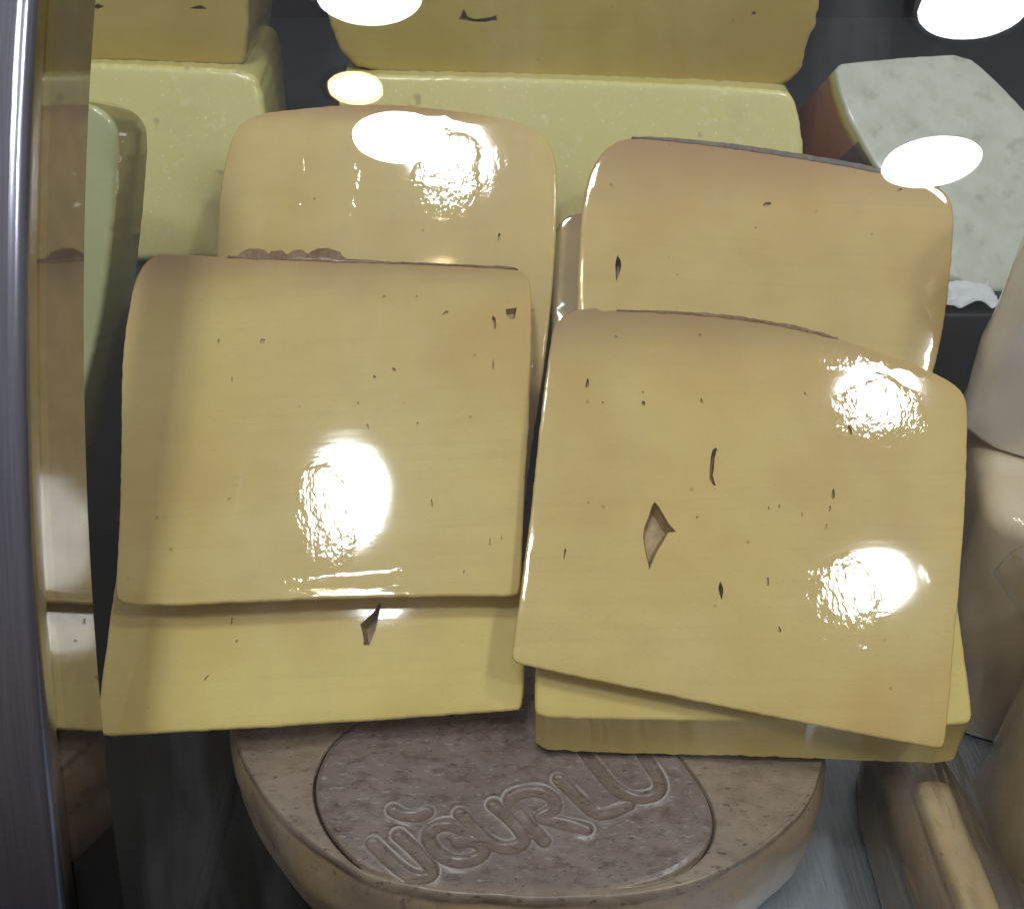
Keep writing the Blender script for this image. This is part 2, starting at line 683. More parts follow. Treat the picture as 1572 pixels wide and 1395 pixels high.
# ------------------------------------------------------------------ stamped wheel
def stamped_wheel():
    pl = Plane((0, 0, CZ + ZW), 0)
    org = Vector(W3(0.004, 0.42, ZW))
    loc = lambda p: np.array((pl.hit(*p) - org)[:2])
    face = [(352, 1090), (358, 1125), (385, 1187), (423, 1242), (480, 1297), (552, 1343), (638, 1366), (760, 1378), (880, 1380), (1000, 1372),
            (1080, 1352), (1135, 1322), (1190, 1282), (1235, 1240), (1256, 1200), (1266, 1160), (1268, 1120)]
    fr = [loc(p) for p in face]
    th = [math.atan2(p[1], p[0]) for p in fr]
    rr = [float(np.hypot(*p)) for p in fr]
    # polar outline: traced in front, a round of the same size behind
    th2, rr2 = [], []
    for a, b in zip(th, rr):
        th2.append(a if a < 0.35 else a - 2 * math.pi)
        rr2.append(b)
    o = np.argsort(th2)
    th2 = np.array(th2)[o]
    rr2 = np.array(rr2)[o]
    a0, a1 = th2[0], th2[-1]
    nb = 12
    bt = np.linspace(a1, a0 + 2 * math.pi, nb + 2)[1:-1]
    br = np.full(nb, 0.165)
    thall = np.r_[th2, bt]
    rall = np.r_[rr2, br]
    thx = np.r_[thall - 2 * math.pi, thall, thall + 2 * math.pi]
    rx = np.r_[rall, rall, rall]
    dense = np.linspace(a0 - 0.05, a1 + 0.05, 1150)
    rear = np.linspace(a1 + 0.05, a0 - 0.05 + 2 * math.pi, 150)[1:-1]
    T = np.r_[dense, rear]
    RR = np.interp(T, thx, rx)
    k = np.array([1, 4, 6, 4, 1.]) / 16                # soften the traced corners
    for _ in range(60):
        RR = np.convolve(np.r_[RR[-2:], RR, RR[:2]], k, 'valid')
    t = np.r_[np.linspace(0.02, 0.25, 24)[:-1], np.linspace(0.25, 0.985, 400)]
    X = np.outer(t, RR * np.cos(T))
    Y = np.outer(t, RR * np.sin(T))
    pts = np.c_[X.ravel(), Y.ravel()]
    # stamped panel and letters, traced
    panel = [(538, 1113), (505, 1145), (487, 1180), (481, 1210), (485, 1240), (500, 1275), (530, 1312), (568, 1340), (640, 1357), (760, 1367),
             (900, 1368), (985, 1360), (1045, 1340), (1081, 1311), (1095, 1283), (1097, 1251), (1081, 1212), (1049, 1169), (1000, 1105),
             (900, 1070), (780, 1055), (640, 1065)]
    PA = chaikin([loc(p) for p in panel], 2)
    letters = [
        [(572, 1296), (598, 1321), (622, 1341), (648, 1349), (667, 1339), (652, 1317), (612, 1283)],
        [(604, 1245), (618, 1252), (640, 1253), (655, 1246)],
        [(716, 1275), (692, 1264), (667, 1268), (655, 1284), (665, 1304), (688, 1320), (715, 1323), (740, 1313), (744, 1300), (724, 1287), (703, 1291)],
        [(706, 1249), (733, 1277), (754, 1296), (780, 1303), (806, 1293), (801, 1275), (777, 1251), (757, 1235)],
        [(835, 1290), (806, 1260), (776, 1228), (800, 1215), (830, 1213), (853, 1227), (850, 1244), (826, 1254), (838, 1256), (900, 1272)],
        [(858, 1196), (885, 1222), (912, 1249), (936, 1248), (964, 1236)],
        [(896, 1152), (925, 1190), (950, 1217), (980, 1228), (1008, 1223), (1016, 1206), (996, 1173), (978, 1148)],
    ]
    dl = np.full(len(pts), 1e9)
    near = inside(PA, pts)
    ids = np.where(near)[0]
    dsub = np.full(len(ids), 1e9)
    for L in letters:
        q = np.array([loc(p) for p in L])
        for _ in range(2):                             # open Chaikin
            a = q[:-1] * 0.75 + q[1:] * 0.25
            b = q[:-1] * 0.25 + q[1:] * 0.75
            q = np.vstack([q[:1], np.stack([a, b], 1).reshape(-1, 2), q[-1:]])
        dsub = np.minimum(dsub, segdist(q, pts[ids], False))
    dl[ids] = dsub
    dp = segdist(PA, pts)
    w = 0.0040
    z = np.zeros(len(pts))
    brk = np.array([noise.noise((a * 55, b * 55, 4.4)) for a, b in pts[ids]])
    bk = np.zeros(len(pts))
    bk[ids] = brk
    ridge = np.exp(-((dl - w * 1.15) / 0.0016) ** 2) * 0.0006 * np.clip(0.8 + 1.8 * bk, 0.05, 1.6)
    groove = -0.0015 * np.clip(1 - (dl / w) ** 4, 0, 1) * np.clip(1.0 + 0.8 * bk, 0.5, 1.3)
    rim_tint = np.exp(-((dl - w * 1.10) / 0.0008) ** 2) * np.clip(0.5 + 1.8 * bk, 0, 1)  # pale tint along the letter rims; the grooves get a brown one
    relief_tint = np.c_[rim_tint, np.clip(1 - (dl / w) ** 4, 0, 1), np.where(near, np.clip(segdist(PA, pts) / 0.004, 0, 1), 0), np.ones(len(pts))]
    z += ridge + groove
    sg = np.where(near, 1, -1)
    px = pts[:, 0]
    py = pts[:, 1]
    wob = np.array([noise.noise((a * 30, b * 30, 1.3)) for a, b in pts[::1]]) if len(pts) < 10 else None
    side = np.clip((np.abs(px) - 0.045) / 0.05, 0, 1)   # the seam shows at both ends of the oval, closes at the front
    z += -0.0030 * np.exp(-(dp / 0.0008) ** 2) * side
    z += np.where(near, 0.0022 * np.clip(dp / 0.004, 0, 1) * side, 0)
    # sunk shoulder to both sides of the panel
    z += np.where(near, 0, -0.0035 * np.clip(dp / 0.03, 0, 1) * side)
    Tt = np.tile(T, len(t))
    tt = np.repeat(t, len(T))
    rise = np.clip((tt - 0.90) / 0.085, 0, 1)
    fs = np.clip(-np.sin(Tt), 0, 1)
    for f_, am in ((26, 0.0007), (75, 0.00028), (210, 0.00013)):
        z += am * np.array([noise.noise((a * f_, b * f_, f_)) for a, b in pts])
    V = [np.c_[pts, z]]
    # rounded edge and barrel side
    nt = len(T)
    zr = z[-nt:]
    h = ZW - ZD - 0.0055
    prof = []
    for kk in range(1, 9):
        a = kk / 8 * math.pi / 2
        prof.append((0.985 + 0.015 * 1.0 * math.sin(a), 0.007 * (1 - math.cos(a)), 1 - kk / 8))
    for kk in range(1, 46):
        s = kk / 45
        prof.append((1.0 + 0.030 * math.sin(math.pi * min(1, s * 0.98)) ** 0.8, 0.007 + s * (h - 0.014), 0))
    for kk in range(1, 7):
        a = kk / 6 * math.pi / 2
        prof.append((1.0 - 0.03 * (1 - math.cos(a)), h - 0.007 + 0.007 * math.sin(a), 0))
    for sc, dz, kz in prof:
        cx, cy = np.cos(T), np.sin(T)
        rr_ = RR * sc
        dn = np.array([noise.noise((a * 5, b * 5, dz * 40)) * 0.0016 + noise.noise((a * 26, b * 26, dz * 60)) * 0.0002 for a, b in zip(cx, cy)])
        dn *= min(1, dz / 0.007)
        q = np.c_[(rr_ + dn) * cx, (rr_ + dn) * cy, -dz + zr * kz]
        V.append(q)
    V = np.vstack(V)
    nr_ = len(V) // nt
    Fc = []
    i = np.arange(nt)
    i2 = (i + 1) % nt
    for k in range(nr_ - 1):
        Fc.append(np.c_[k * nt + i, (k + 1) * nt + i, (k + 1) * nt + i2, k * nt + i2])
    Fc = np.vstack(Fc)
    faces = [tuple(f_) for f_ in Fc.tolist()]
    faces.append(tuple(range(nt)))
    faces.append(tuple(range((nr_ - 1) * nt, nr_ * nt))[::-1])
    me = bpy.data.meshes.new('stamped_wheel')
    me.from_pydata(V.tolist(), [], faces)
    me.polygons.foreach_set('use_smooth', [True] * len(me.polygons))
    me.update()
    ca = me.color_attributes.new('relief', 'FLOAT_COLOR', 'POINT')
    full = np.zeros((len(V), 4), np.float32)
    full[:len(relief_tint)] = relief_tint
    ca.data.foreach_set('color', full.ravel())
    # rind colours: grey brown waxed face, ochre side
    t_ = NT('wheel_rind')
    c = t_.coord()
    sp = t_.n('SeparateXYZ')
    t_.l(c, sp.inputs[0])
    n1 = t_.noise(c, 16, 6, 0.6)
    n2 = t_.noise(c, 120, 6, 0.65, (0.7, 1.3, 1))
    n3 = t_.noise(c, 330, 3, 0.65, (0.5, 1.4, 0.5))
    face_c = t_.mix(t_.rng(n1, 0.33, 0.66), (0.185, 0.138, 0.120), (0.240, 0.182, 0.162))
    face_c = t_.mix(t_.math('MULTIPLY', t_.rng(n2, 0.45, 0.68), 0.75), face_c, (0.105, 0.065, 0.045))
    face_c = t_.mix(t_.math('MULTIPLY', t_.rng(n3, 0.56, 0.70), 0.50), face_c, (0.42, 0.37, 0.34))
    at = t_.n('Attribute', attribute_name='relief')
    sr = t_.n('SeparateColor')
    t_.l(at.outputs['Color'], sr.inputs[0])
    ochre = t_.mix(t_.rng(n2, 0.35, 0.7), (0.33, 0.245, 0.165), (0.25, 0.18, 0.125))
    face_c = t_.mix(t_.math('MULTIPLY', t_.math('SUBTRACT', 1.0, sr.outputs[2]), t_.rng(n1, 0.25, 0.6, 0.3, 0.9)), face_c, ochre)
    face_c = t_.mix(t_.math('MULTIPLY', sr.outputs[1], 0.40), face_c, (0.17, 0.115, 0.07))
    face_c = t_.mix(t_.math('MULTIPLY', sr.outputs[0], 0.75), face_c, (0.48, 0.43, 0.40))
    pit = t_.noise(c, 260, 3, 0.6, (0.7, 1.5, 1))
    face_c = t_.mix(t_.math('MULTIPLY', t_.rng(pit, 0.61, 0.69), 0.75), face_c, (0.06, 0.035, 0.025))
    side_c = t_.mix(t_.rng(n1, 0.35, 0.62), (0.52, 0.36, 0.19), (0.40, 0.29, 0.20))
    n4 = t_.noise(c, 150, 5, 0.65, (1.0, 1.0, 0.35))
    side_c = t_.mix(t_.math('MULTIPLY', t_.rng(n4, 0.57, 0.70), 0.6), side_c, (0.085, 0.055, 0.04))
    side_c = t_.mix(t_.math('MULTIPLY', t_.rng(n3, 0.58, 0.72), 0.25), side_c, (0.58, 0.50, 0.42))
    zz = t_.math('ADD', sp.outputs['Z'], t_.math('MULTIPLY', t_.math('SUBTRACT', n2, 0.5), 0.006))
    base = t_.mix(t_.rng(zz, -0.010, -0.004), side_c, face_c)
    # pressed seam: base mixed with itself, no change
    base = t_.mix(t_.math('MULTIPLY', t_.rng(sp.outputs['Z'], -0.0062, -0.0040, 1, 0), t_.rng(zz, -0.011, -0.007)), base, base)
    p = t_.principled(Base_Color=base, Roughness=0.45, Coat_Weight=0.5, Coat_Roughness=0.25,
                      Normal=t_.bump(n3, 0.2, 0.0006, t_.bump(n2, 0.25, 0.0010)))
    mat = t_.done(p.outputs[0])
    root = empty('stamped_cheese', org, 'brown rinded cheese wheel stamped UĞURLU lying under the front slabs', 'cheese wheel')
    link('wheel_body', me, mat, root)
    # near-black line in the seam: a thin sunk bead
    M_G = plain_mat('dark_seam', (0.02, 0.014, 0.012), 0.8, 0.1)

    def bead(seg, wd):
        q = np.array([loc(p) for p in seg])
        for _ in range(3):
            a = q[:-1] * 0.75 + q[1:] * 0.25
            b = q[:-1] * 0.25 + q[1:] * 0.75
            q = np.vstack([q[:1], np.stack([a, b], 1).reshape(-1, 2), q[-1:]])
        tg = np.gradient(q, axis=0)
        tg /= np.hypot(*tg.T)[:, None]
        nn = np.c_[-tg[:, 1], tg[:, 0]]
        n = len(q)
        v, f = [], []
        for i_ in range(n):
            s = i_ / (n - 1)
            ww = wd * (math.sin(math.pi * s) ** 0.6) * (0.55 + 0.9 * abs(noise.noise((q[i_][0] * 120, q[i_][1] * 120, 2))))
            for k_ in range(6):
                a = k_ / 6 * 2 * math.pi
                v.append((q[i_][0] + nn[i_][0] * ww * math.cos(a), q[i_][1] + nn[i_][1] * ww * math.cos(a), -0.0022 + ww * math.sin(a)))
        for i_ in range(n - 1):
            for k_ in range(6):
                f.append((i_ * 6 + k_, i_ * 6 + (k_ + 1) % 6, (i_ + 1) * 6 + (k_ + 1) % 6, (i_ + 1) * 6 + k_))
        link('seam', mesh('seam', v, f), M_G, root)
    bead([(530, 1120), (505, 1145), (487, 1180), (481, 1210), (485, 1240), (500, 1275), (530, 1312), (556, 1332)], 0.0012)
    bead([(1046, 1165), (1081, 1212), (1096, 1251), (1094, 1283), (1081, 1311), (1060, 1330)], 0.0008)


stamped_wheel()

# ------------------------------------------------------------------ pale wheels behind
def pale_mat(seed):
    t = NT('pale_rind')
    c = t.coord()
    mp = t.n('Mapping')
    mp.inputs['Location'].default_value = (seed, 0, seed)
    t.l(c, mp.inputs[0])
    c = mp.outputs[0]
    n1 = t.noise(c, 11, 5, 0.6)
    n2 = t.noise(c, 60, 6, 0.7)
    n3 = t.noise(c, 300, 4, 0.6)
    base = t.mix(t.rng(n1, 0.36, 0.64), (0.64, 0.585, 0.225), (0.67, 0.595, 0.24))
    base = t.mix(t.math('MULTIPLY', t.rng(n2, 0.55, 0.72), 0.45), base, (0.78, 0.79, 0.60))
    base = t.mix(t.math('MULTIPLY', t.rng(t.noise(c, 19, 5, 0.65), 0.54, 0.72), 0.30), base, (0.48, 0.43, 0.20))
    base = t.mix(t.math('MULTIPLY', t.rng(n3, 0.62, 0.70), 0.6), base, (0.84, 0.84, 0.74))
    base = t.mix(t.math('MULTIPLY', t.rng(t.noise(c, 45, 2), 0.68, 0.74), 0.6), base, (0.30, 0.24, 0.12))
    p = t.principled(Base_Color=base, Roughness=0.5, Coat_Weight=0.5, Coat_Roughness=0.16, Normal=t.bump(n2, 0.3, 0.0010))
    mat = t.done(p.outputs[0])
    return mat


# ------------------------------------------------------------------ slabs
TAN_A, TAN_B = (0.660, 0.478, 0.168), (0.680, 0.522, 0.195)
BR = (0.37, 0.225, 0.095)


def slabmat(nm, a, b, pp=(), **kw):
    def f_(top, loc):
        q = []
        for x, y, rx, ry in pp:                      # crinkled film patches, pixels
            c_, d_ = loc((x, y)), loc((x + rx, y - ry))
            q.append((c_[0], c_[1], abs(d_[0] - c_[0]), abs(d_[1] - c_[1])))
        return cheese_mat(nm, a, b, kw.pop('brown', BR), top, patches=q, **kw)
    return f_


PL = Plane(W3(0, 0.3477, -0.462), 34.0, 3.0)      # lowest left slab
PL2 = Plane(PL.hit(490, 920), 29.2, 4.3)          # the one on it
PR = Plane(W3(0, 0.338, -0.4477), 34.5, 0.0)      # right stack
PB = Plane(W3(0, 0.553, -0.363), 43.0, -2.9)      # back left
PB2 = Plane(W3(0, 0.562, -0.363), 43.5, -6.0)      # back right
M_RINDDARK = rind_mat('dark_rind', (0.22, 0.105, 0.045), (0.32, 0.19, 0.10), (0.06, 0.03, 0.015), 0.12, 3.0, 1.0, 0.55)
M_RINDGREY = rind_mat('grey_rind', (0.15, 0.125, 0.11), (0.22, 0.17, 0.13), (0.07, 0.05, 0.045), 0.4, 2.0, 0.7, 0.5)


def rind_strip(root, loc, poly, t, mat, z=0.0004, r=0.0010, seed=0.0, jit=0.0005):
    P2 = [loc(p) for p in chaikin(poly, 1, 0.22)]
    me = slab_mesh('rind', P2, t, r, (), None, 0.0, seed, 0.0016, jit, 3, 0.004)
    o = link('rind', me, mat, root)
    o.location = (0, 0, z)
    return o


under = lambda x, y: (x * 0.955, y * 0.945)         # knife leaned: rear face a little smaller
# back left slab
L3 = make_slab('cheese_slab', 'tall tan slab with rounded shoulders standing behind the front left stack',
               [(352, 215), (372, 185), (405, 172), (440, 168), (520, 160), (600, 159), (690, 168), (770, 180), (820, 196), (848, 225), (857, 270),
                (852, 400), (836, 560), (812, 700), (780, 1050), (420, 1050), (345, 700), (329, 420), (335, 300)],
               PB, 0.020, slabmat('cheese_back_left', (0.645, 0.495, 0.190), (0.655, 0.480, 0.180), seed=2.1, crinkle=0.9, band=0.03, pp=[(690, 270, 60, 80), (530, 290, 25, 60), (455, 290, 20, 80)], brown=(0.40, 0.24, 0.11)),
               [(lens(766, 364, 8, 13, 4), 0.0020), (lens(483, 306, 0, 5, 3), 0.0007)], seed=2.0)
# slab wedged behind the back right one
make_slab('cheese_slab', 'dark olive slab edge peeping out behind the back right slab',
          [(846, 520), (847, 420), (850, 360), (862, 335), (885, 325), (1000, 322), (1200, 330), (1380, 350), (1380, 760), (850, 760)],
          PB2.off(-0.021), 0.025, slabmat('cheese_wedged', (0.46, 0.36, 0.15), (0.50, 0.38, 0.17), seed=9.0, crinkle=0.3), seed=5.0)
# back right slab
R3 = make_slab('cheese_slab', 'tan slab with a grey rind along its top, behind the front right stack',
               [(905, 262), (925, 232), (950, 214), (980, 210), (1050, 213), (1150, 226), (1250, 241), (1350, 259), (1440, 282), (1463, 308), (1466, 345),
                (1455, 470), (1436, 570), (1370, 760), (1300, 1000), (900, 1000), (884, 560), (886, 420), (892, 320)],
               PB2, 0.020, slabmat('cheese_back_right', (0.64, 0.455, 0.165), (0.655, 0.485, 0.182), seed=4.4, crinkle=0.25, band=0.08, brown=(0.42, 0.25, 0.12)),
               [(lens(949, 412, 4, 40, 8, 2), 0.010), (lens(1178, 314, 70, 14, 7), 0.0020), (lens(1381, 292, 60, 9, 4), 0.0012),
                (lens(938, 285, 5, 7, 3), 0.0007), (lens(1160, 350, 40, 4, 3), 0.0007), (lens(1338, 360, 20, 4, 3), 0.0007)], seed=3.0)
rind_strip(R3[0], R3[1], [(960, 211), (1000, 209), (1100, 217), (1200, 231), (1300, 247), (1400, 268), (1446, 284), (1440, 289), (1400, 277), (1300, 257),
                          (1200, 240), (1100, 226), (1000, 215)], 0.021, M_RINDGREY, seed=4)

# lower left slab
make_slab('cheese_slab', 'lowest left slab, its plain edge over the stamped wheel, one torn hole',
          [(190, 835), (560, 830), (800, 830), (804, 880), (806, 960), (805, 1088), (780, 1091), (700, 1096), (600, 1104), (500, 1110), (400, 1117),
           (300, 1122), (200, 1128), (158, 1130), (147, 1122), (150, 1085), (158, 1020), (170, 930), (182, 860)],
          PL, 0.025, slabmat('cheese_lower_left', (0.76, 0.58, 0.195), (0.78, 0.62, 0.215), seed=7.7, crinkle=0.15, brown=BR, band=0.001),
          [([(582, 925), (573, 940), (560, 952), (553, 958), (556, 968), (558, 980), (558, 990), (567, 990), (572, 978), (577, 966), (580, 954), (582, 940), (586, 926)], 0.012),
           (lens(356, 953, 6, 12, 3), 0.0012), (lens(317, 1040, 35, 12, 3), 0.0007), (lens(363, 984, 30, 5, 4), 0.0007)], back=lambda x, y: (x * 0.97, y + 0.008 * max(0.0, min(1.0, -y / 0.03))), r=0.0020, seed=8.0)
# upper left slab
L2 = make_slab('cheese_slab', 'upper left slab with crumpled dark rind on its top edge and a large glare',
               [(205, 452), (212, 430), (225, 408), (246, 395), (290, 397), (370, 401), (450, 404), (540, 407), (620, 409), (700, 412), (770, 415), (800, 419),
                (813, 432), (816, 470), (815, 560), (812, 660), (810, 680), (806, 740), (803, 820), (799, 908), (790, 915), (700, 914), (600, 916), (480, 919), (370, 924), (280, 928), (200, 929),
                (180, 922), (176, 905), (180, 850), (184, 760), (186, 650), (188, 560), (195, 500)],
               PL2.off(0.020), 0.016, slabmat('cheese_upper_left', TAN_A, TAN_B, seed=1.3, crinkle=0.6, band=0.060, pp=[(500, 800, 48, 95), (560, 892, 150, 24), (480, 770, 30, 70)]),
               [(lens(337, 526, 10, 7, 4), 0.0007), (lens(404, 526, 60, 10, 6), 0.0007), (lens(684, 484, 60, 11, 5), 0.0012), (lens(759, 498, -8, 22, 6, 1), 0.0030),
                ([(776, 478), (793, 476), (790, 492), (783, 494), (777, 487)], 0.005), (lens(605, 569, -40, 8, 4), 0.0012), (lens(575, 580, -20, 7, 4), 0.0012),
                (lens(757, 562, 0, 18, 2.5), 0.0012), (lens(663, 772, -6, 14, 3), 0.0012), (lens(641, 651, 0, 6, 3), 0.0007), (lens(565, 656, -15, 10, 3), 0.0007),
                (lens(752, 832, 0, 12, 2.5), 0.0007), (lens(712, 878, 5, 8, 2.5), 0.0007), (lens(357, 584, 0, 9, 2.5), 0.0007), (lens(590, 460, 60, 6, 4), 0.0007),
                (lens(550, 620, 0, 5, 3), 0.0007), (lens(770, 826, 0, 8, 2.5), 0.0007), (lens(640, 460, 20, 4, 3), 0.0007)], back=under, seed=1.0, r=0.0016, bend=(0.15, (545, 800)))
RS = rind_strip(L2[0], L2[1], [(345, 401), (366, 399), (374, 392), (384, 388), (398, 387), (408, 390), (413, 398), (420, 390), (436, 390), (442, 398), (450, 390), (466, 389), (473, 397), (484, 389), (502, 386),
                          (520, 390), (532, 402), (560, 405), (640, 408), (720, 411), (790, 416), (796, 419), (720, 416), (640, 413), (560, 411), (525, 411), (470, 408), (400, 406), (360, 404)],
           0.0168, M_RINDDARK, seed=6, jit=0.0009, r=0.0016)
y0_ = L2[1]((545, 800))[1]
for v in RS.data.vertices:
    v.co.z += 0.15 * (v.co.y - y0_) ** 2

# lower right thick slab: front end cut upright
shift = lambda x, y: (x, y - 0.023 * max(0.0, min(1.0, (-0.02 - y) / 0.03)))
make_slab('cheese_slab', 'thick lowest right slab showing its cut front edge above the stamp',
          [(822, 1030), (821, 1070), (822, 1101), (900, 1104), (1050, 1106), (1200, 1108), (1350, 1112), (1480, 1114), (1494, 1104), (1491, 1070), (1476, 960), (1467, 900),
           (1440, 640), (860, 640), (835, 800)],
          PR, 0.026, slabmat('cheese_lower_right', (0.73, 0.57, 0.190), (0.75, 0.60, 0.215), seed=11.0, crinkle=0.2, band=0.001),
          [], shift, 1, r=0.0022, seed=11.0)
# upper right slab
R2 = make_slab('cheese_slab', 'upper right slab lying askew, with a torn diamond hole near its middle',
               [(846, 520), (850, 500), (865, 482), (885, 474), (915, 470), (924, 475), (960, 474), (1000, 474), (1080, 478), (1160, 487), (1240, 503), (1310, 525), (1380, 550), (1430, 568), (1470, 590), (1486, 612),
                (1486, 680), (1481, 800), (1474, 900), (1466, 980), (1461, 1060), (1453, 1143), (1446, 1149), (1400, 1141), (1250, 1112), (1100, 1082), (950, 1051), (820, 1024),
                (790, 1016), (785, 1008), (789, 980), (806, 860), (820, 740), (832, 620)],
               PR.off(0.016), 0.016, slabmat('cheese_upper_right', (0.660, 0.468, 0.160), (0.680, 0.510, 0.188), seed=3.3, crinkle=0.6, band=0.060, pp=[(1350, 640, 70, 60), (1290, 925, 62, 75), (1290, 540, 120, 26), (1290, 1010, 60, 40)], brown=(0.36, 0.22, 0.10)),
               [([(1005, 770), (1012, 778), (1020, 792), (1027, 804), (1038, 816), (1026, 817), (1018, 832), (1008, 848), (1000, 866), (997, 874), (995, 864), (991, 850), (989, 838), (987, 822), (990, 806), (996, 792), (1000, 778)], 0.009),
                ([(1099, 687), (1101, 689), (1097, 704), (1096, 720), (1094, 730), (1099, 746), (1094, 744), (1089, 735), (1090, 718), (1091, 702), (1094, 690)], 0.006),
                (lens(902, 588, 8, 17, 5, 1), 0.0030), (lens(988, 619, -15, 9, 5), 0.0020), (lens(867, 850, 8, 18, 3), 0.0020), (lens(1107, 906, -5, 28, 6), 0.007),
                (lens(1077, 615, -8, 9, 3), 0.0012), (lens(1305, 660, -15, 17, 6), 0.0020), (lens(1279, 758, 6, 17, 6), 0.0020), (lens(1179, 892, 0, 14, 4), 0.0012), (lens(1197, 966, -10, 10, 5), 0.0012),
                (lens(1070, 794, 40, 6, 3), 0.0007), (lens(946, 516, -40, 6, 3), 0.0007), (lens(1075, 514, -20, 7, 4), 0.0007), (lens(1274, 780, 8, 10, 3), 0.0012), (lens(1231, 790, 0, 8, 3), 0.0007),
                (lens(1196, 777, 0, 7, 3), 0.0007), (lens(1236, 604, -30, 6, 3), 0.0007), (lens(1268, 808, 10, 9, 3), 0.0007), (lens(987, 602, -20, 5, 3), 0.0007), (lens(925, 618, 0, 5, 2.5), 0.0007),
                (lens(903, 772, 0, 5, 3), 0.0007), (lens(1180, 780, 0, 5, 2.5), 0.0007)], back=under, seed=4.0, r=0.0013, bend=(-0.10, (1300, 760)))
RS2 = rind_strip(R2[0], R2[1], [(930, 475), (1000, 474), (1080, 478), (1160, 487), (1240, 502), (1290, 518), (1286, 521), (1240, 509), (1160, 494), (1080, 484), (1000, 479)],
           0.0168, M_RINDDARK, seed=9, jit=0.0007)
y0_ = R2[1]((1300, 760))[1]
for v in RS2.data.vertices:
    v.co.z -= 0.10 * (v.co.y - y0_) ** 2

ZP = -0.2385
PP = Plane(W3(0, 0.750, ZP), 62.0, 0)
PP2 = Plane(W3(0, 0.765, ZP), 62.0, 3)
flat_top = lambda x, y: (x, y + 0.053)             # front face leans back, top stays level
make_slab('pale_cheese_block', 'pale yellow cheese block dusted white behind the centre slabs',
          [(520, 118), (545, 114), (650, 114), (800, 118), (950, 123), (1100, 130), (1190, 136), (1216, 141), (1229, 178), (1236, 240), (1240, 330), (1236, 403), (1100, 405),
           (800, 405), (528, 404), (518, 300)], PP, 0.10, pale_mat(1.0), [], flat_top, 1, r=0.004, seed=12.0, jit=0.0008)
make_slab('pale_cheese_block', 'pale greenish cheese block, scuffed and speckled, at the back left',
          [(-80, 92), (60, 92), (180, 95), (300, 100), (385, 107), (402, 128), (412, 240), (416, 396), (300, 401), (-80, 401)],
          PP2, 0.10, pale_mat(5.3), [], flat_top, 1, r=0.006, seed=14.0, jit=0.0010)

# cut pieces standing on the pale wheels
OL_A, OL_B = (0.50, 0.40, 0.105), (0.53, 0.43, 0.125)
PT = Plane(W3(0, 0.764, ZP + 0.0005), 84.0, 0)
make_slab('cheese_block', 'large olive yellow cut block standing on the pale centre block',
          [(470, -160), (486, -60), (497, 0), (508, 45), (522, 80), (548, 106), (590, 113), (760, 117), (960, 126), (1100, 134), (1165, 138), (1208, 131), (1232, 108), (1239, 70),
           (1246, 52), (1255, 40), (1252, 25), (1262, 8), (1258, -40), (1270, -160)],
          PT, 0.13, slabmat('cheese_olive', OL_A, OL_B, seed=6.0, crinkle=0.3, brown=OL_A),
          [([(704, 31), (712, 14), (718, 26), (730, 30), (752, 27), (762, 24), (763, 32), (745, 35), (725, 34)], 0.006), (lens(1157, 22, 40, 9, 6), 0.0012)], r=0.004, seed=6.0, jit=0.0009)
PT2 = Plane(W3(0, 0.782, ZP + 0.0005), 84.0, 3)
make_slab('cheese_block', 'olive yellow cut block standing on the back left pale block',
          [(-60, -160), (-60, 90), (100, 92), (250, 98), (345, 103), (374, 100), (379, 80), (382, 0), (386, -160)],
          PT2, 0.12, slabmat('cheese_olive_left', OL_A, OL_B, seed=8.0, crinkle=0.2, brown=OL_A),
          [([(290, 13), (300, 10), (308, 8), (318, 14), (305, 15)], 0.004), ([(142, 12), (150, 6), (160, 10), (150, 15)], 0.004)], r=0.004, seed=7.5, jit=0.0007)

# pale green wedge beside the frame
PG = Plane(at_depth(150, 400, 0.62), 70.0, -4)
make_slab('cheese_wedge', 'pale green cheese wedge standing against the steel frame',
          [(-40, 150), (90, 150), (140, 160), (165, 178), (180, 205), (172, 330), (163, 420), (150, 510), (128, 600), (90, 760), (-40, 760)],
          PG, 0.048, slabmat('cheese_green', (0.52, 0.55, 0.31), (0.48, 0.51, 0.26), seed=5.0, crinkle=0.3, brown=(0.36, 0.34, 0.13), band=0.02, side=(0.27, 0.26, 0.10)), [], None, 2, r=0.003, seed=2.5)

# ------------------------------------------------------------------ right hand goods
PW = Plane(at_depth(1345, 255, 0.76), 38.0, 6)
t = NT('white_curd')
c = t.coord()
n1 = t.noise(c, 40, 5, 0.6)
vo = t.n('TexVoronoi')
vo.inputs['Scale'].default_value = 95
t.l(c, vo.inputs['Vector'])
sp = t.n('SeparateXYZ')
t.l(c, sp.inputs[0])
base = t.mix(t.rng(n1, 0.35, 0.65), (0.52, 0.53, 0.45), (0.46, 0.47, 0.37))
base = t.mix(t.math('MULTIPLY', t.rng(t.noise(c, 48, 4), 0.55, 0.70), 0.6), base, (0.31, 0.31, 0.22))
skin = t.rng(sp.outputs['Z'], -0.0050, -0.0022)
skin2 = t.rng(sp.outputs['Z'], -0.012, -0.005)
rind = t.mix(skin2, (0.30, 0.085, 0.030), (0.66, 0.64, 0.10))
base = t.mix(skin, rind, base)
h = t.math('ADD', n1, t.math('MULTIPLY', vo.outputs['Distance'], 0.6))
p = t.principled(Base_Color=base, Roughness=0.35, Coat_Weight=0.7, Coat_Roughness=0.08, 
                 Normal=t.bump(h, 0.35, 0.0016))
M_WHITE = t.done(p.outputs[0])
shiftw = lambda x, y: (x - 0.012, y + 0.088 * max(0.0, min(1.0, -y / 0.05)))
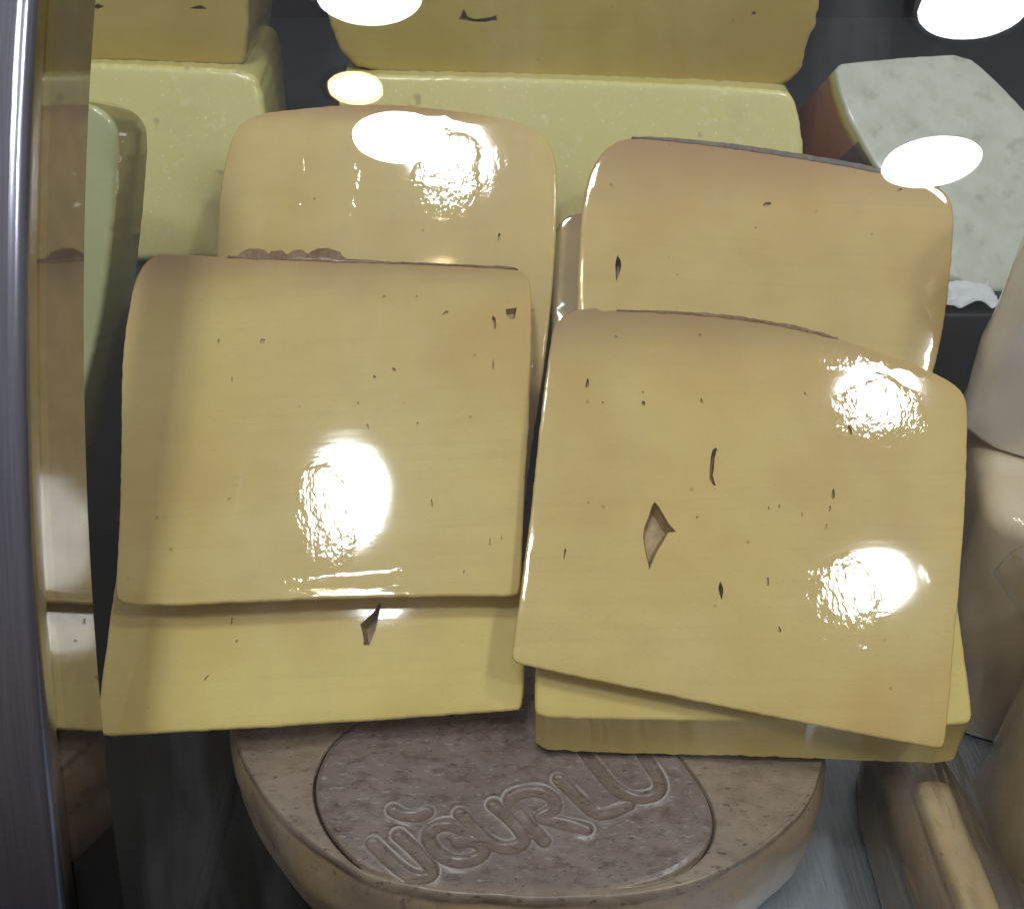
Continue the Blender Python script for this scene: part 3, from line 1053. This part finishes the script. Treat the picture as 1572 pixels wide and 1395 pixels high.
WC = make_slab('cheese_wedge', 'white pitted cheese wedge with yellow edge and orange red rind at the back right',
               [(1279, 97), (1330, 91), (1400, 85), (1482, 80), (1530, 120), (1575, 168), (1660, 260), (1660, 448), (1462, 448), (1400, 335), (1345, 255), (1305, 185), (1288, 140)],
               PW, 0.075, M_WHITE, [(lens(1482, 100, 75, 20, 8), 0.0012)], shiftw, 1, r=0.004, seed=3.7, wav=3e-4)

ALL_ = [(0.0, 0.0, 1.0, 1.0)]
M_BLOCK = cheese_mat('wrapped_block', (0.66, 0.54, 0.38), (0.72, 0.61, 0.45), (0.5, 0.36, 0.22), 10.0, crinkle=2.0, seed=4.0, patches=ALL_, rough=0.06)
M_DRUM = cheese_mat('wrapped_drum', (0.86, 0.86, 0.85), (0.80, 0.78, 0.73), (0.5, 0.4, 0.3), 10.0, crinkle=2.6, seed=2.0, rough=0.08, patches=ALL_)
M_FILM = film_mat('cling_film', 0.035, 0.5, 38)


def solid(name, plan, z0, z1, r, mat, label, cat, seed, taper=0.0, dome=0.0, bulge=0.002, nseg=6, part='cheese_body'):
    """rounded block from a plan outline (x, y) between two heights"""
    q = resample(chaikin(plan, 3, 0.25), 0.004)
    if area(q) < 0:
        q = q[::-1]
    org = np.r_[q.mean(0), z0]
    q = q - org[:2]
    nr = normals(q)
    N = len(q)
    V, Fc = [], []
    H = z1 - z0
    rings = []
    for k in range(nseg + 1):
        a = k / nseg * math.pi / 2
        rings.append((r * (1 - math.sin(a)) * 0.6, r * (1 - math.sin(a)) * 0 + r * (1 - math.cos(a)) * 0 + 0))
    rings = [(r * (1 - math.sin(k / nseg * math.pi / 2)) * 0.4, r * (1 - math.sin(k / nseg * math.pi / 2)) * 0) for k in range(0)]
    for k in range(4):
        a = k / 4 * math.pi / 2
        rings.append((0.004 * (1 - math.sin(a)), 0.004 * (1 - math.cos(a))))
    for k in range(13):
        rings.append((0.0, 0.004 + (H - r - 0.004) * k / 12))
    for k in range(1, nseg + 1):
        a = k / nseg * math.pi / 2
        rings.append((r * (1 - math.cos(a)), H - r + r * math.sin(a)))
    inn = [0.35, 0.7, 0.9]
    for ins, z in rings:
        for (x, y), (a, b) in zip(q, nr):
            s = 1 - taper * z / H
            w = bulge * (noise.noise((x * 30 + seed, y * 30, z * 30)) + 0.5 * noise.noise((x * 90, y * 90 + seed, z * 60)))
            V.append(((x - a * ins) * s + a * w, (y - b * ins) * s + b * w, z))
    top = len(rings) - 1
    for f_ in inn:
        for i in range(N):
            x, y, z = V[top * N + i]
            V.append((x * (1 - f_), y * (1 - f_), z + dome * (1 - (1 - f_) ** 2) + bulge * 0.5 * noise.noise((x * 40 * (1 - f_), y * 40 * (1 - f_), seed))))
    R_ = len(rings) + len(inn)
    for k in range(R_ - 1):
        for i in range(N):
            Fc.append((k * N + i, k * N + (i + 1) % N, (k + 1) * N + (i + 1) % N, (k + 1) * N + i))
    Fc.append(tuple(range(N))[::-1])
    Fc.append(tuple(range((R_ - 1) * N, R_ * N)))
    me = mesh(name, V, Fc, True, 60)
    root = empty(name, W3(*org), label, cat)
    link(part, me, mat, root)
    return root, org, q


# tan wrapped block right of the right stack
BLK, borg, bq = solid('cheese_block', [(0.270, 0.415), (0.46, 0.40), (0.48, 0.58), (0.312, 0.588), (0.294, 0.50)], ZD + 0.001, -0.385, 0.014, M_BLOCK,
                'tan film wrapped block at the right edge beside the right stack', 'cheese', 3.0)
# white wrapped drum on it
cir = [(0.372 + 0.083 * math.cos(a), 0.525 + 0.058 * math.sin(a)) for a in np.linspace(0, 2 * math.pi, 14, endpoint=False)]
DRM, dorg, dq = solid('cheese_drum', cir, -0.384, -0.180, 0.045, M_DRUM, 'white rounded cheese in shiny film on the tan wrapped block', 'cheese', 6.0, 0.06, 0.006, 0.003)

def sheet(name, fn, nu, nv, mat, parent=None):
    V = [fn(i / nu, j / nv) for j in range(nv + 1) for i in range(nu + 1)]
    Fc = [(j * (nu + 1) + i, j * (nu + 1) + i + 1, (j + 1) * (nu + 1) + i + 1, (j + 1) * (nu + 1) + i) for j in range(nv) for i in range(nu)]
    me = mesh(name, V, Fc)
    o = link(name, me, mat, parent)
    md = o.modifiers.new('thickness', 'SOLIDIFY')
    md.thickness = 0.0004
    return o


def paperfn(u, v):
    x = 0.296 + u * 0.052 + 0.004 * v
    y = YS + 0.003 + v * 0.040
    return W3(x, y, ZS + 0.0035 + 0.010 * abs(noise.noise((u * 2.3, v * 2.1, 4))) + 0.003 * abs(noise.noise((u * 7, v * 7, 8))))


tag(sheet('paper_scrap', paperfn, 24, 20, plain_mat('white_paper', (0.74, 0.75, 0.76), 0.6, 0.3, 0.1, 60)),
    'small crumpled white paper between the back right slab and the white wrapped cheese', 'paper')

# wrapped packs bottom right: flat sided blocks, film folded over them
ALL = [(0.0, 0.0, 1.0, 1.0)]


def wrap_block(plan, z1, r, tones, label, seed, fold, nx=0.0):
    m = cheese_mat('wrapped_pack', tones[0], tones[1], tones[2], 10.0, crinkle=3.0, seed=seed, patches=ALL, rough=0.07)
    root, org, q = solid('wrapped_cheese', plan, ZD + 0.001, z1, r, m, label, 'cheese', seed, 0.03, 0.0, 0.0012)
    H = z1 - ZD
    lo, hi = q.min(0), q.max(0)

    def fn(u, v):                                  # loose top sheet with long folds, tucked down both sides
        x = lo[0] - 0.002 + u * (hi[0] - lo[0] + 0.004)
        y = lo[1] - 0.001 + v * (hi[1] - lo[1] + 0.002)
        e = min(u, 1 - u) * (hi[0] - lo[0])
        f = max(0.0, 1 - e / 0.012)
        z = H + 0.0012 + nx - (0.022 + nx) * f ** 2.2
        z += fold * (abs(noise.noise((x * 42 + seed, y * 9, seed))) * 1.6 + 0.5 * abs(noise.noise((x * 120, y * 30 + seed, 5))))
        x += fold * 0.8 * noise.noise((x * 30, y * 22, seed + 3)) * f
        return (x, y, z)
    sheet('film_wrap', fn, 60, 90, M_FILM, root)
    return root


PK = wrap_block([(0.216, 0.150), (0.268, 0.150), (0.266, 0.400), (0.212, 0.400)], ZD + 0.060, 0.008,
                ((0.22, 0.155, 0.095), (0.29, 0.21, 0.135), (0.18, 0.12, 0.07)), 'low brown film wrapped pack with one pale bar at the bottom right', 2.0, 0.0045, 0.012)
pb_ = PK.location
V, Fc = [], []
n_, m_ = 30, 18
for i in range(n_ + 1):                               # the pale bar under the film
    sv = i / n_
    e_ = min(sv, 1 - sv) * 0.20
    k = 1.0 if e_ > 0.010 else math.sqrt(max(0.0, 1 - (1 - e_ / 0.010) ** 2)) * 0.9 + 0.1
    cx, cy = 0.2405 + 0.001 * math.sin(sv * 3), 0.158 + sv * 0.185
    for j in range(m_):
        th = j / m_ * 2 * math.pi
        ax = math.copysign(abs(math.cos(th)) ** 0.6, math.cos(th))
        az = math.copysign(abs(math.sin(th)) ** 0.6, math.sin(th))
        wv = 1 + 0.06 * noise.noise((sv * 7, th, 4))
        V.append(Vector((cx + ax * 0.0105 * k * wv, cy, CZ + ZD + 0.062 + az * 0.008 * k)) - pb_)
for i in range(n_):
    for j in range(m_):
        Fc.append((i * m_ + j, i * m_ + (j + 1) % m_, (i + 1) * m_ + (j + 1) % m_, (i + 1) * m_ + j))
Fc += [tuple(range(m_)), tuple(range(n_ * m_, n_ * m_ + m_))]
link('cheese_bar', mesh('cheese_bar', V, Fc), cheese_mat('bar_cheese', (0.68, 0.49, 0.25), (0.72, 0.55, 0.30), (0.3, 0.2, 0.1), 10.0, crinkle=0.5, seed=1.0), PK)
wrap_block([(0.276, 0.190), (0.440, 0.190), (0.440, 0.406), (0.274, 0.406)], -0.384, 0.022,
           ((0.66, 0.52, 0.32), (0.72, 0.59, 0.38), (0.45, 0.32, 0.18)), 'tall pale cream film wrapped block in the bottom right corner', 7.0, 0.0030)

# ------------------------------------------------------------------ display case front: bowed glass and end frame
GC = (0.5232484, -0.0674092, 0.41929534)   # depth over height of the bowed pane, in the tilted case frame


def gpt(h, x, extra=0.0):
    d = GC[0] * h * h + GC[1] * h + GC[2]
    s = 2 * GC[0] * h + GC[1]
    n = (-FW + UP * s).normalized()
    return CAM + Vector((x, 0, 0)) + UP * h + FW * d - n * extra, n


case = empty('display_case_front', W3(-0.22, 0.20, ZD), 'bowed clear front glass in a steel end frame at the left', 'display case')
cb = case.location
hs = np.linspace(-0.27, 0.30, 64)
nx = 2
V, Fc = [], []
xs = [-0.196, 0.75]
for lay, ex in enumerate((0.0, 0.006)):
    for h in hs:
        for x in xs:
            V.append(gpt(h, x, ex)[0] - cb)
n = len(hs)
L_ = n * 2
for i in range(n - 1):
    Fc.append((i * 2, i * 2 + 1, i * 2 + 3, i * 2 + 2))
    Fc.append((L_ + i * 2, L_ + i * 2 + 2, L_ + i * 2 + 3, L_ + i * 2 + 1))
    Fc.append((i * 2, i * 2 + 2, L_ + i * 2 + 2, L_ + i * 2))
    Fc.append((i * 2 + 1, L_ + i * 2 + 1, L_ + i * 2 + 3, i * 2 + 3))
Fc.append((0, L_, L_ + 1, 1))
Fc.append((L_ - 2, L_ - 1, 2 * L_ - 1, 2 * L_ - 2))
link('glass_pane', mesh('glass_pane', V, Fc, True, 40), glass_mat('case_glass'), case)

M_TRIM = metal_mat('frame_trim', (0.33, 0.335, 0.40), 0.22, (14, 0.3, 0.3), 0.06)
M_POL = metal_mat('frame_polished', (0.30, 0.275, 0.27), 0.05, (1, 1, 1), 0.008)


def frame_part(name, sec, mat):
    """sec: closed list of (x, depth behind the outer glass face)"""
    hs2 = np.linspace(-0.30, 0.32, 70)
    V, Fc = [], []
    m = len(sec)
    for h in hs2:
        for x, e_ in sec:
            V.append(gpt(h, x, e_)[0] - cb)
    for i in range(len(hs2) - 1):
        for j in range(m):
            Fc.append((i * m + j, i * m + (j + 1) % m, (i + 1) * m + (j + 1) % m, (i + 1) * m + j))
    Fc.append(tuple(range(m)))
    Fc.append(tuple(range((len(hs2) - 1) * m, len(hs2) * m)))
    link(name, mesh(name, V, Fc, True, 35), mat, case)


sec = [(-0.236, -0.004), (-0.2075, -0.004)]
for k in range(7):
    a = k / 6 * math.pi / 2
    sec.append((-0.2075 + 0.0065 * math.sin(a), -0.004 + 0.0065 * (1 - math.cos(a))))
sec += [(-0.201, 0.008), (-0.236, 0.008)]
frame_part('frame_trim', sec, M_TRIM)
frame_part('frame_inner_face', [(-0.2012, 0.0082), (-0.2012, 0.055), (-0.2020, 0.056), (-0.236, 0.056), (-0.236, 0.0082)], M_POL)

# ------------------------------------------------------------------ ceiling downlights (seen mirrored in the glass and in the film)
def downlight(x, y, r, strength, col, label, z=1.45, group=None):
    root = empty('round_downlight', W3(x, y, z), label, 'ceiling lamp', group)
    tm = NT('lamp_diffuser')
    em = tm.n('Emission')
    em.inputs[0].default_value = col + (1,)
    em.inputs[1].default_value = strength
    mt = tm.done(em.outputs[0])
    n = 48
    V = [(r * math.cos(i / n * 2 * math.pi), r * math.sin(i / n * 2 * math.pi), 0.004) for i in range(n)]
    link('diffuser', mesh('diffuser', V, [tuple(range(n))[::-1]], False), mt, root)
    V, Fc = [], []
    sec = [(r, 0.006), (r, 0.0), (r + 0.012, -0.003), (r + 0.016, 0.004), (r + 0.016, 0.05), (r, 0.05)]
    for i in range(n):
        a = i / n * 2 * math.pi
        for rr, zz in sec:
            V.append((rr * math.cos(a), rr * math.sin(a), zz))
    m = len(sec)
    for i in range(n):
        for j in range(m):
            Fc.append((i * m + j, i * m + (j + 1) % m, ((i + 1) % n) * m + (j + 1) % m, ((i + 1) % n) * m + j))
    link('trim_ring', mesh('trim_ring', V, Fc, True, 40), plain_mat('lamp_white', (0.8, 0.8, 0.8), 0.5), root)


COOL = (0.93, 0.96, 1.0)
WARM = (1.0, 0.72, 0.42)
downlight(-0.268, 0.142, 0.100, LAMP_COOL, COOL, 'round white downlight mirrored at the top of the glass, left of centre')
downlight(-0.238, -0.381, 0.100, LAMP_COOL, COOL, 'round white downlight mirrored in the glass over the back left slab')
downlight(0.873, 0.100, 0.105, LAMP_COOL, COOL, 'round white downlight mirrored in the top right corner of the glass')
downlight(0.915, -0.483, 0.105, LAMP_COOL, COOL, 'round white downlight mirrored at the right end of the back right slab')
downlight(-0.316, -0.188, 0.055, LAMP_WARM, WARM, 'small warm spot lamp mirrored just above the back left slab')
